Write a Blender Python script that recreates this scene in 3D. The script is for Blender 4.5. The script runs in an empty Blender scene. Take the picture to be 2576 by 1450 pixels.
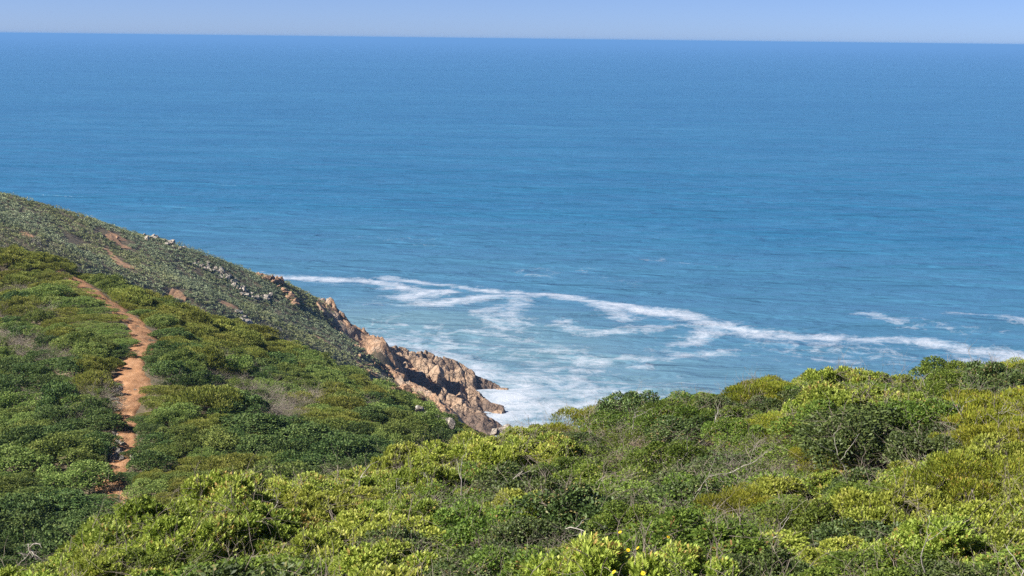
import bpy, bmesh, math, random
import numpy as np
from mathutils import Vector, Matrix
rng = np.random.default_rng(7)
random.seed(7)
C = bpy.context.scene.collection
SC = bpy.context.scene

# ------------------------------------------------------------------ camera
H = 100.0                                   # eye height above the sea, metres
PW, PH = 2576.0, 1450.0                     # the photograph's own pixel grid, used to survey directions
HFOV = math.radians(40.0)
FPX = PW / 2 / math.tan(HFOV / 2)
PITCH = math.radians(10.05)
ROLL = math.radians(0.66)
cam_d = bpy.data.cameras.new("camera"); cam = bpy.data.objects.new("camera", cam_d); C.objects.link(cam)
cam_d.angle = HFOV; cam_d.sensor_fit = 'HORIZONTAL'; cam_d.clip_start = 0.1; cam_d.clip_end = 120000
fwd = np.array([0, math.cos(PITCH), -math.sin(PITCH)]); r0 = np.array([1.0, 0, 0]); u0 = np.array([0, math.sin(PITCH), math.cos(PITCH)])
rgt = r0 * math.cos(ROLL) + u0 * math.sin(ROLL); upv = u0 * math.cos(ROLL) - r0 * math.sin(ROLL)
cam.matrix_world = Matrix(((rgt[0], upv[0], -fwd[0], 0), (rgt[1], upv[1], -fwd[1], 0), (rgt[2], upv[2], -fwd[2], H), (0, 0, 0, 1)))
SC.camera = cam

# ------------------------------------------------------------------ light
SUN_EL = math.radians(41.0)
SUN_TO = np.array([-0.95, -0.28]); SUN_TO /= np.linalg.norm(SUN_TO)
s3 = np.array([SUN_TO[0] * math.cos(SUN_EL), SUN_TO[1] * math.cos(SUN_EL), math.sin(SUN_EL)])
W = bpy.data.worlds.new("World"); SC.world = W; W.use_nodes = True
wn = W.node_tree.nodes; wl = W.node_tree.links
sky = wn.new('ShaderNodeTexSky'); sky.sky_type = 'NISHITA'; sky.sun_disc = False
sky.sun_elevation = SUN_EL; sky.sun_rotation = math.atan2(s3[0], s3[1])
sky.altitude = 100; sky.air_density = 0.36; sky.dust_density = 0.33; sky.ozone_density = 7.5
tn = wn.new('ShaderNodeMix'); tn.data_type = 'RGBA'; tn.blend_type = 'MULTIPLY'; tn.inputs[0].default_value = 1.0; tn.inputs[7].default_value = (1.10, 0.98, 1.0, 1)
wl.new(sky.outputs[0], tn.inputs[6]); wl.new(tn.outputs[2], wn['Background'].inputs[0]); wn['Background'].inputs[1].default_value = 0.064
sd = bpy.data.lights.new("sun", 'SUN'); so = bpy.data.objects.new("sun", sd); C.objects.link(so)
sd.energy = 4.7; sd.angle = math.radians(0.53); sd.color = (1.0, 0.95, 0.87)
so.rotation_euler = Vector(-s3).to_track_quat('-Z', 'Y').to_euler()
SC.view_settings.view_transform = 'Standard'; SC.view_settings.look = 'None'
SC.view_settings.exposure = 1.1; SC.view_settings.gamma = 1.0
SC.cycles.use_denoising = False; SC.cycles.sample_clamp_direct = 0.9; SC.cycles.sample_clamp_indirect = 0.9; SC.cycles.max_bounces = 6; SC.cycles.diffuse_bounces = 2; SC.cycles.glossy_bounces = 2; SC.cycles.transmission_bounces = 3
SC.cycles.transparent_max_bounces = 4; SC.cycles.volume_bounces = 0

# ------------------------------------------------------------------ helpers
def ray(px, py):
    """direction of a surveyed point, scaled to one metre forward (y = 1)"""
    px = np.asarray(px, float); py = np.asarray(py, float)
    X = (px - PW / 2) / FPX; Y = (py - PH / 2) / FPX
    d = fwd[None, :] + X.reshape(-1, 1) * rgt[None, :] - Y.reshape(-1, 1) * upv[None, :]
    return d / d[:, 1:2]
def pt(px, py, d):
    return ray([px], [py])[0] * d + np.array([0, 0, H])
def project(P):
    q = np.atleast_2d(P) - np.array([0, 0, H])
    z = q @ fwd
    return np.stack([PW / 2 + FPX * (q @ rgt) / z, PH / 2 - FPX * (q @ upv) / z], 1)
def sea_pt(px, py):
    d = ray([px], [py])[0]; t = -H / d[2]
    return d[:2] * t

def tag(o, label=None, cat=None, group=None, kind=None):
    if label: o['label'] = label
    if cat: o['category'] = cat
    if group: o['group'] = group
    if kind: o['kind'] = kind
    return o
def mesh_obj(name, V, F, mat=None, parent=None, smooth=False, attrs=None):
    """V (n,3); F an (m,k) array or a list of arrays with equal k; one mesh object"""
    V = np.asarray(V, np.float32)
    me = bpy.data.meshes.new(name)
    if isinstance(F, np.ndarray): F = [F]
    F = [np.asarray(f, np.int32) for f in F if len(f)]
    tot = np.concatenate([np.full(len(f), f.shape[1], np.int32) for f in F])
    idx = np.concatenate([f.ravel() for f in F])
    me.vertices.add(len(V)); me.vertices.foreach_set('co', V.ravel())
    me.loops.add(len(idx)); me.loops.foreach_set('vertex_index', idx)
    me.polygons.add(len(tot))
    st = np.concatenate([[0], np.cumsum(tot)[:-1]]).astype(np.int32)
    me.polygons.foreach_set('loop_start', st); me.polygons.foreach_set('loop_total', tot)
    if smooth: me.polygons.foreach_set('use_smooth', np.ones(len(tot), bool))
    if attrs:
        for k, (dom, val) in attrs.items():
            a = me.attributes.new(k, 'FLOAT', dom); a.data.foreach_set('value', np.asarray(val, np.float32))
    me.update(calc_edges=True)
    o = bpy.data.objects.new(name, me); C.objects.link(o)
    if mat: me.materials.append(mat)
    if parent: o.parent = parent
    return o
def grid_faces(nr, nc):
    i = np.arange(nr - 1)[:, None] * nc + np.arange(nc - 1)[None, :]
    i = i.ravel()
    return np.stack([i, i + 1, i + nc + 1, i + nc], 1)

# value noise used for shapes
def vnoise(P, seed=0):
    P = np.asarray(P, float); i = np.floor(P).astype(np.int64); f = P - i; f = f * f * (3 - 2 * f)
    D = P.shape[1]; out = 0
    for c in range(2 ** D):
        w = 1; h = np.full(len(P), seed * 374761393 + 12345, np.int64)
        for k in range(D):
            b = (c >> k) & 1
            w = w * (f[:, k] if b else 1 - f[:, k])
            h = (h ^ ((i[:, k] + b) * (73856093, 19349663, 83492791)[k])) * 1274126177 & 0x7fffffff
        h = (h ^ (h >> 13)) * 1103515245 & 0x7fffffff
        out = out + w * ((h >> 7) % 65536) / 65536.0
    return out * 2 - 1
def fbm(P, oct=4, seed=0):
    a, s, o = 1.0, 0, 0
    for k in range(oct):
        o = o + a * vnoise(np.asarray(P) * 2 ** k + 17.3 * k, seed + k); s += a; a *= 0.5
    return o / s

# materials ---------------------------------------------------------
class N:
    def __init__(self, name):
        self.m = bpy.data.materials.new(name); self.m.use_nodes = True
        self.t = self.m.node_tree; self.t.nodes.clear()
        self.out = self.t.nodes.new('ShaderNodeOutputMaterial')
    def n(self, t, **k):
        x = self.t.nodes.new('ShaderNode' + t)
        for a, b in k.items():
            if a.startswith('i_'):
                key = a[2:]
                key = int(key) if key.isdigit() else key.replace('_', ' ')
                self.set(x.inputs[key], b)
            else: setattr(x, a, b)
        return x
    def set(self, s, v):
        if hasattr(v, 'outputs'): self.t.links.new(v.outputs[0], s)
        elif isinstance(v, bpy.types.NodeSocket): self.t.links.new(v, s)
        else: s.default_value = v
    def math(self, op, a, b=0.0, c=None, clamp=False):
        x = self.n('Math', operation=op, use_clamp=clamp); self.set(x.inputs[0], a); self.set(x.inputs[1], b)
        if c is not None: self.set(x.inputs[2], c)
        return x.outputs[0]
    def mix(self, f, a, b, blend='MIX'):
        x = self.n('Mix', data_type='RGBA', blend_type=blend, clamp_factor=True)
        self.set(x.inputs[0], f); self.set(x.inputs[6], a); self.set(x.inputs[7], b)
        return x.outputs[2]
    def ramp(self, f, stops, interp='LINEAR'):
        x = self.n('ValToRGB'); self.set(x.inputs[0], f); e = x.color_ramp.elements; x.color_ramp.interpolation = interp
        while len(e) < len(stops): e.new(0.5)
        for el, (p, c) in zip(e, stops): el.position = p; el.color = (*c, 1) if len(c) == 3 else c
        return x.outputs[0]
    def noise(self, vec, scale, detail=4, rough=0.55, dist=0.0):
        x = self.n('TexNoise'); x.inputs['Scale'].default_value = scale; x.inputs['Detail'].default_value = detail
        x.inputs['Roughness'].default_value = rough; x.inputs['Distortion'].default_value = dist
        if vec is not None: self.set(x.inputs['Vector'], vec)
        return x.outputs['Fac']
    def attr(self, name):
        return self.n('Attribute', attribute_name=name).outputs['Fac']
    def geo(self): return self.n('NewGeometry')
    def principled(self, col, rough=0.9, spec=0.3, normal=None, **k):
        p = self.n('BsdfPrincipled'); self.set(p.inputs['Base Color'], col); self.set(p.inputs['Roughness'], rough)
        self.set(p.inputs['Specular IOR Level'], spec)
        if normal is not None: self.set(p.inputs['Normal'], normal)
        return p
    def bump(self, h, strength=0.5, dist=0.1, normal=None):
        b = self.n('Bump'); b.inputs['Strength'].default_value = strength; b.inputs['Distance'].default_value = dist
        self.set(b.inputs['Height'], h)
        if normal is not None: self.set(b.inputs['Normal'], normal)
        return b.outputs[0]
    def surf(self, s):
        self.t.links.new(s.outputs[0] if hasattr(s, 'outputs') else s, self.out.inputs['Surface']); return self.m

def leaf_mat(name, stops, transl=0.32, gloss=0.18, vary=0.10):
    k = N(name)
    tint = k.attr('tint')
    oi = k.n('ObjectInfo').outputs['Random']
    t2 = k.math('ADD', tint, k.math('MULTIPLY', k.math('SUBTRACT', oi, 0.5), vary * 2), clamp=True)
    col = k.ramp(t2, stops)
    hs = k.n('HueSaturation'); k.set(hs.inputs['Color'], col)
    k.set(hs.inputs['Hue'], k.math('ADD', 0.5, k.math('MULTIPLY', k.math('SUBTRACT', oi, 0.5), 0.035)))
    k.set(hs.inputs['Value'], k.math('ADD', 0.85, k.math('MULTIPLY', k.math('FRACT', k.math('MULTIPLY', oi, 7.31)), 0.3)))
    p = k.principled(hs, 0.55, gloss)
    tr = k.n('BsdfTranslucent'); k.set(tr.inputs[0], hs)
    ms = k.n('MixShader'); ms.inputs[0].default_value = transl
    k.t.links.new(p.outputs[0], ms.inputs[1]); k.t.links.new(tr.outputs[0], ms.inputs[2])
    return k.surf(ms)
def bark_mat(name, a, b, scale=20):
    k = N(name); co = k.n('TexCoord').outputs['Object']
    f = k.noise(co, scale, 5)
    col = k.ramp(f, [(0.3, a), (0.7, b)])
    return k.surf(k.principled(col, 0.85, 0.2, k.bump(f, 0.4, 0.02)))

M = {}
M['rosette'] = leaf_mat('leaf_yellow_green', [(0.0, (0.09, 0.125, 0.02)), (0.45, (0.25, 0.315, 0.045)), (0.85, (0.41, 0.46, 0.085)), (0.97, (0.50, 0.50, 0.12)), (1.0, (0.40, 0.26, 0.08))])
M['green'] = leaf_mat('leaf_fresh_green', [(0.0, (0.05, 0.085, 0.015)), (0.5, (0.145, 0.215, 0.034)), (0.88, (0.27, 0.345, 0.06)), (0.96, (0.35, 0.32, 0.085)), (1.0, (0.30, 0.16, 0.06))])
M['dark'] = leaf_mat('leaf_dark_green', [(0.0, (0.028, 0.048, 0.013)), (0.55, (0.076, 0.115, 0.028)), (0.90, (0.15, 0.20, 0.055)), (1.0, (0.26, 0.19, 0.08))], 0.15, 0.3)
M['olive'] = leaf_mat('leaf_olive_yellow', [(0.0, (0.10, 0.115, 0.016)), (0.5, (0.25, 0.285, 0.033)), (0.9, (0.40, 0.40, 0.045)), (1.0, (0.36, 0.24, 0.05))])
M['thicket_green'] = leaf_mat('thicket_green', [(0.0, (0.06, 0.10, 0.024)), (0.5, (0.175, 0.238, 0.056)), (1.0, (0.34, 0.39, 0.11))], gloss=0.1)
M['thicket_olive'] = leaf_mat('thicket_olive', [(0.0, (0.085, 0.105, 0.022)), (0.5, (0.225, 0.255, 0.052)), (1.0, (0.39, 0.38, 0.095))], gloss=0.1)
M['thicket_dark'] = leaf_mat('thicket_dark', [(0.0, (0.032, 0.058, 0.017)), (0.6, (0.086, 0.136, 0.036)), (1.0, (0.20, 0.25, 0.075))], 0.15, gloss=0.1)
M['twig'] = bark_mat('dry_twig', (0.20, 0.165, 0.13), (0.36, 0.31, 0.26))
M['bleached'] = bark_mat('bleached_wood', (0.27, 0.245, 0.21), (0.45, 0.41, 0.36))
M['wood'] = bark_mat('shrub_wood', (0.16, 0.13, 0.10), (0.32, 0.27, 0.22))
def scrub_mat():
    k = N('far_scrub'); t = k.attr('tint'); hue = k.attr('hue')
    a = k.ramp(t, [(0.0, (0.11, 0.14, 0.07)), (0.5, (0.26, 0.305, 0.185)), (1.0, (0.40, 0.45, 0.26))])
    b = k.ramp(t, [(0.0, (0.12, 0.135, 0.05)), (0.5, (0.27, 0.295, 0.115)), (1.0, (0.42, 0.42, 0.19))])
    c = k.ramp(t, [(0.0, (0.14, 0.13, 0.10)), (0.5, (0.29, 0.28, 0.22)), (1.0, (0.42, 0.40, 0.33))])
    col = k.mix(k.math('MULTIPLY', hue, 2.0, clamp=True), a, b)
    col = k.mix(k.math('MULTIPLY_ADD', hue, 2.0, -1.0, clamp=True), col, c)
    p = k.principled(col, 0.6, 0.2)
    tr = k.n('BsdfTranslucent'); k.set(tr.inputs[0], col)
    ms = k.n('MixShader'); ms.inputs[0].default_value = 0.2
    k.t.links.new(p.outputs[0], ms.inputs[1]); k.t.links.new(tr.outputs[0], ms.inputs[2])
    return k.surf(ms)
M['scrub'] = scrub_mat()
def earth_mat(name, a, b, c, bs=0.6):
    k = N(name); co = k.geo().outputs['Position']
    f = k.noise(co, 1.1, 8, 0.62); g = k.noise(co, 0.13, 4); h = k.noise(co, 9.0, 4, 0.6)
    col = k.ramp(f, [(0.32, a), (0.52, b), (0.72, c)])
    col = k.mix(k.math('MULTIPLY', g, 0.5), col, (a[0] * 0.8, a[1] * 0.85, a[2], 1))
    col = k.mix(k.math('GREATER_THAN', h, 0.63), col, (min(c[0] * 1.25, .75), c[1] * 1.3, c[2] * 1.4, 1))
    return k.surf(k.principled(col, 0.95, 0.15, k.bump(k.math('ADD', f, k.math('MULTIPLY', h, 0.35)), bs, 0.25)))
M['path'] = earth_mat('path_earth', (0.25, 0.125, 0.058), (0.41, 0.215, 0.105), (0.52, 0.32, 0.185))
M['bare'] = earth_mat('bare_earth', (0.30, 0.17, 0.09), (0.42, 0.25, 0.14), (0.50, 0.34, 0.21))
M['litter'] = earth_mat('leaf_litter', (0.09, 0.075, 0.045), (0.19, 0.15, 0.095), (0.30, 0.23, 0.15))
def rock_mat(name, base, dark, light, crack, sc=0.5, lichen=None):
    k = N(name); tc = k.n('TexCoord').outputs['Object']; geo = k.geo()
    n1 = k.noise(tc, sc, 7, 0.6, 0.4); n2 = k.noise(tc, sc * 5, 6, 0.65); n3 = k.noise(tc, sc * 0.35, 3)
    col = k.ramp(n1, [(0.3, dark), (0.5, base), (0.72, light)])
    col = k.mix(k.math('MULTIPLY', k.math('SUBTRACT', n2, 0.45, clamp=True), 2.2, clamp=True), col, (*dark, 1))
    v = k.n('TexVoronoi', feature='DISTANCE_TO_EDGE'); v.inputs['Scale'].default_value = sc * 1.3
    dv = k.n('VectorMath', operation='ADD'); k.set(dv.inputs[0], tc)
    nz = k.n('TexNoise'); nz.inputs['Scale'].default_value = sc * 2; k.set(nz.inputs['Vector'], tc)
    sc3 = k.n('VectorMath', operation='SCALE'); k.set(sc3.inputs[0], nz.outputs['Color']); sc3.inputs['Scale'].default_value = 0.9
    k.set(dv.inputs[1], sc3.outputs[0]); k.set(v.inputs['Vector'], dv.outputs[0])
    cr = k.math('SUBTRACT', 1.0, k.math('MULTIPLY', v.outputs['Distance'], 14, clamp=True), clamp=True)
    col = k.mix(k.math('MULTIPLY', cr, 0.4), col, (*crack, 1))
    if lichen: col = k.mix(k.math('MULTIPLY', k.math('SUBTRACT', n3, 0.5, clamp=True), 4, clamp=True), col, (*lichen, 1))
    wet = k.attr('wet')
    col = k.mix(wet, col, (dark[0] * 0.4, dark[1] * 0.42, dark[2] * 0.5, 1))
    h = k.math('ADD', k.math('MULTIPLY', n2, 0.5), k.math('SUBTRACT', n1, k.math('MULTIPLY', cr, 0.5)))
    return k.surf(k.principled(col, 0.88, 0.25, k.bump(h, 0.8, 0.35 / max(sc, .3))))
M['orange_rock'] = rock_mat('orange_rock', (0.385, 0.265, 0.175), (0.27, 0.18, 0.12), (0.48, 0.36, 0.25), (0.09, 0.06, 0.04), 0.45)
M['rust_rock'] = rock_mat('rust_rock', (0.39, 0.24, 0.145), (0.25, 0.15, 0.09), (0.47, 0.345, 0.235), (0.08, 0.05, 0.035), 0.6, (0.38, 0.33, 0.27))
M['pale_rock'] = rock_mat('pale_rock', (0.49, 0.435, 0.365), (0.30, 0.25, 0.20), (0.60, 0.56, 0.50), (0.10, 0.085, 0.07), 0.8, (0.40, 0.26, 0.16))

# ------------------------------------------------------------------ terrain: surveyed heights, one continuous land surface
ctl = []
def cp(px, py, d, drop=0.0):
    p = pt(px, py, d); ctl.append((p[0], p[1], p[2] - drop)); return p
def cw(x, y, z): ctl.append((x, y, z))
FG = [(-250, 1455, 13.5), (0, 1403, 15), (200, 1352, 17), (400, 1297, 20), (600, 1235, 22), (800, 1190, 23.5), (950, 1140, 25), (1150, 1098, 27), (1340, 1062, 29),
      (1500, 1052, 30), (1600, 1003, 30), (1800, 963, 30), (1960, 945, 30), (2130, 945, 29), (2240, 965, 28), (2330, 938, 28), (2430, 922, 27), (2576, 932, 26), (2850, 930, 25)]
FGD = 0.82
def fgd(px): return float(np.interp(px, [0, 400, 950, 1288, 1600, 2200, 2576], [.72, .72, .94, .93, .83, .70, .44]))
for a in FG:
    cp(*a, fgd(a[0]))
    p = pt(*a); k = 1.4; s = (H - p[2]) / p[1] + 0.28
    cw(p[0] * k, p[1] * k, p[2] - FGD - (k - 1) * p[1] * s)
for a in [(-300, 1560, 9), (0, 1460, 11.5), (300, 1450, 10.3), (600, 1450, 9.5), (1288, 1450, 8.6), (2000, 1450, 8.5), (2576, 1450, 8.8), (2900, 1450, 9), (1288, 1250, 15), (2000, 1200, 15), (2500, 1200, 14),
          (700, 1330, 14.5), (1288, 1150, 21), (2000, 1050, 21), (2500, 1040, 19)]: cp(*a, FGD)
for x, y, z in [(0, 0, 98.1), (-5, -6, 99), (5, -6, 99.5), (-3, 2, 97.4), (3, 2, 97.8), (0, 4.5, 96.9), (-9, -2, 97), (9, -2, 98.5), (-30, -8, 92), (30, -8, 97)]: cw(x, y, z)
PATH = [(352, 1318, 62.5, 0.55), (340, 1300, 64, .6), (290, 1248, 68, .8), (268, 1222, 70, .9), (285, 1182, 72, .9), (312, 1150, 74, .85), (320, 1110, 77, .9), (312, 1065, 81, .8), (322, 1030, 84, .85), (318, 990, 88, 1.45),
        (318, 950, 92, 1.6), (343, 905, 97, .9), (365, 870, 102, .9), (352, 830, 108, .95), (310, 790, 115, .95), (272, 760, 121, .9), (254, 748, 121, .85), (236, 735, 123.5, .85), (200, 710, 127, .85), (178, 694, 130, .85), (163, 684, 134, .8)]
PATH = [(a, b, c * 1.045, w * (1.15 if c > 97 else 0.86)) for a, b, c, w in PATH]
for a in PATH: cp(*a[:3], 0.0)
BD = 1.25
for a in [(-300, 1420, 50), (0, 1380, 53), (-300, 1150, 72), (0, 1200, 70), (0, 1000, 90), (-300, 900, 100), (0, 850, 108), (0, 720, 128), (600, 1225, 66), (600, 1100, 80), (600, 950, 98), (800, 1165, 72), (800, 1000, 95), (900, 1130, 78), (1000, 1080, 88), (1100, 1068, 95), (480, 850, 112), (480, 1150, 74)]: cp(*a, BD)
BC = [(-300, 560, 150), (0, 640, 145), (100, 657, 145), (170, 682, 143), (260, 727, 141), (400, 755, 136), (560, 794, 132), (660, 844, 129), (800, 892, 127), (940, 952, 124), (1060, 1002, 122), (1160, 1052, 120), (1220, 1084, 118)]
for a in BC:
    cp(*a, BD + float(np.interp(a[0], [90, 165, 260, 600, 900, 1220], [0, -.55, 0, .35, .85, 1.0])))
    p = pt(*a); k = 1.2; s = (H - p[2]) / p[1] + 0.2
    cw(p[0] * k, p[1] * k, p[2] - (k - 1) * p[1] * s)
for px, d, z in [(1310, 112, 58), (1450, 112, 50), (1700, 105, 46), (2000, 100, 42), (2400, 100, 40), (2900, 100, 40), (1310, 150, 34), (1500, 160, 24), (2000, 160, 12), (2600, 160, 10)]:
    p = pt(px, 700, d); cw(p[0], d, z)
CD = 0.35
CC = [(-300, 415, 330), (0, 484, 340), (110, 515, 345), (210, 544, 350), (400, 600, 360), (520, 642, 365), (620, 684, 370), (730, 720, 375), (800, 752, 375), (850, 795, 373), (900, 842, 369), (960, 890, 362)]
for a in CC:
    cp(*a, CD)
    p = pt(*a); s = (H - p[2]) / p[1] + 0.55
    cw(p[0] * 1.04 + 4, p[1] + 28, p[2] - 28 * s)
for a in [(-300, 560, 285), (0, 620, 290), (250, 700, 300), (500, 790, 310), (700, 860, 318), (800, 888, 325), (950, 945, 335), (1050, 990, 338), (200, 610, 320), (450, 690, 335), (650, 770, 345), (800, 830, 348), (900, 900, 345)]: cp(*a, CD)
for a in [(1005, 925, 372), (1040, 955, 369), (1080, 990, 366), (1150, 1040, 360)]: cp(*a, 4.0)
cp(1010, 953, 352, 0.0); cp(1060, 985, 348, 0.0); cp(1095, 1008, 345, 0.0)
CLIFF1 = [(796, 758, 376), (806, 756, 376), (832, 760, 376), (856, 790, 374), (893, 820, 373), (928, 844, 372), (965, 864, 370), (985, 892, 367), (1004, 912, 364)]
CLIFF2 = [(806, 792, 369), (850, 842, 363), (900, 878, 358), (950, 913, 354), (1000, 953, 350), (1035, 981, 346), (1082, 1003, 342), (1125, 1030, 339)]
for a in CLIFF1[2:]:
    p = cp(*a, 1.2); cw(p[0] + 7, p[1] + 4, p[2] - 10)
for a in CLIFF2[1:]:
    p = cp(*a, 0.8); cw(p[0] + 6, p[1] + 3, p[2] - 6.5)
for x, y, z in [(-40, 430, -6), (-80, 440, -6), (-130, 450, -6), (-200, 470, -8), (-320, 480, 0), (0, 420, -9), (30, 400, -9), (60, 360, -9), (0, 350, -6), (20, 320, -8), (-20, 330, 0.5), (40, 260, -8), (20, 220, 2), (60, 210, -6), (120, 220, -8), (150, 330, -9), (200, 180, -8),
                (-10, 250, 14), (-60, 230, 32), (-100, 220, 42), (-40, 290, 17), (-70, 300, 27), (-200, 230, 55), (-300, 350, 85), (-300, 100, 95), (-120, 20, 92), (120, 20, 95), (150, 80, 60), (0, 520, -12), (-150, 540, -12), (200, 500, -12)]: cw(x, y, z)
ctl = np.array(ctl)
_c2 = 5.0 ** 2
def _phi(A, B): return np.sqrt(((A[:, None, :] - B[None, :, :]) ** 2).sum(2) + _c2)
_n = len(ctl)
_A = np.zeros((_n + 3, _n + 3)); _A[:_n, :_n] = _phi(ctl[:, :2], ctl[:, :2]) + np.eye(_n) * -0.02
_A[:_n, _n] = 1; _A[:_n, _n + 1:] = ctl[:, :2]; _A[_n:, :_n] = _A[:_n, _n:].T
_w = np.linalg.solve(_A, np.concatenate([ctl[:, 2], [0, 0, 0]]))
def hz(xy):
    xy = np.atleast_2d(np.asarray(xy, float)); out = np.empty(len(xy))
    for i in range(0, len(xy), 20000):
        q = xy[i:i + 20000]; out[i:i + 20000] = _phi(q, ctl[:, :2]) @ _w[:_n] + _w[_n] + q @ _w[_n + 1:]
    return np.clip(out, -7.0, 101.0)
def ground(px, py, d0=40.0, d1=470.0, back=False):
    """where the line of sight of a surveyed point meets the bare ground"""
    r = ray([px], [py])[0]; t = np.geomspace(d0, d1, 900)
    P = r[None, :] * t[:, None] + np.array([0, 0, H])
    below = np.nonzero(P[:, 2] < hz(P[:, :2]))[0]
    return P[below[0]] if len(below) else None

yy = np.concatenate([np.linspace(-9, 3, 14), 3 + np.geomspace(0.6, 480, 330)])
ss = np.concatenate([np.linspace(-1.6, -0.72, 18), np.linspace(-0.7, 0.6, 340), np.linspace(0.64, 1.6, 16)])
GX = ss[None, :] * (yy[:, None] + 14); GY = np.repeat(yy[:, None], len(ss), 1)
GXY = np.stack([GX.ravel(), GY.ravel()], 1)
def relief(xy):
    f = np.clip((xy[:, 1] - 215) / 50, 0, 1)
    return 0.10 * fbm(xy * 0.5, 3, 3) + f * (1.3 * fbm(xy * np.array([.06, .022]), 3, 13))
GZ = hz(GXY) + relief(GXY)
hill = tag(mesh_obj('hill', np.column_stack([GXY, GZ]), grid_faces(len(yy), len(ss)), M['litter'], smooth=True), kind='structure')
def gz(xy): return hz(xy) + relief(np.atleast_2d(xy))

# ------------------------------------------------------------------ sea
def seg_dist(P, poly):
    best = np.full(len(P), 1e9)
    for a, b in zip(poly[:-1], poly[1:]):
        ab = b - a; t = np.clip(((P - a) @ ab) / (ab @ ab), 0, 1)
        best = np.minimum(best, np.linalg.norm(P - a - t[:, None] * ab, axis=1))
    return best
ys = np.concatenate([np.linspace(90, 320, 30), np.arange(322, 760, 1.5), np.geomspace(762, 1100, 120), np.geomspace(1108, 5000, 220), np.geomspace(5060, 45000, 90)])
ts = np.concatenate([np.linspace(-1.3, -0.5, 16), np.linspace(-0.49, 0.49, 560), np.linspace(0.5, 1.3, 16)])
SX = ts[None, :] * ys[:, None]; SY = np.repeat(ys[:, None], len(ts), 1)
SP = np.stack([SX.ravel(), SY.ravel()], 1)
foam = np.zeros(len(SP)); milk = np.zeros(len(SP))
near = np.nonzero((SP[:, 1] > 200) & (SP[:, 1] < 1200) & (np.abs(SP[:, 0]) < 0.5 * SP[:, 1]))[0]
Q = SP[near]
wob = np.stack([fbm(Q * 0.045, 3, 11), fbm(Q * 0.045 + 50, 3, 21)], 1) * np.array([7.0, 6.0])
Qw = Q + wob
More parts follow.
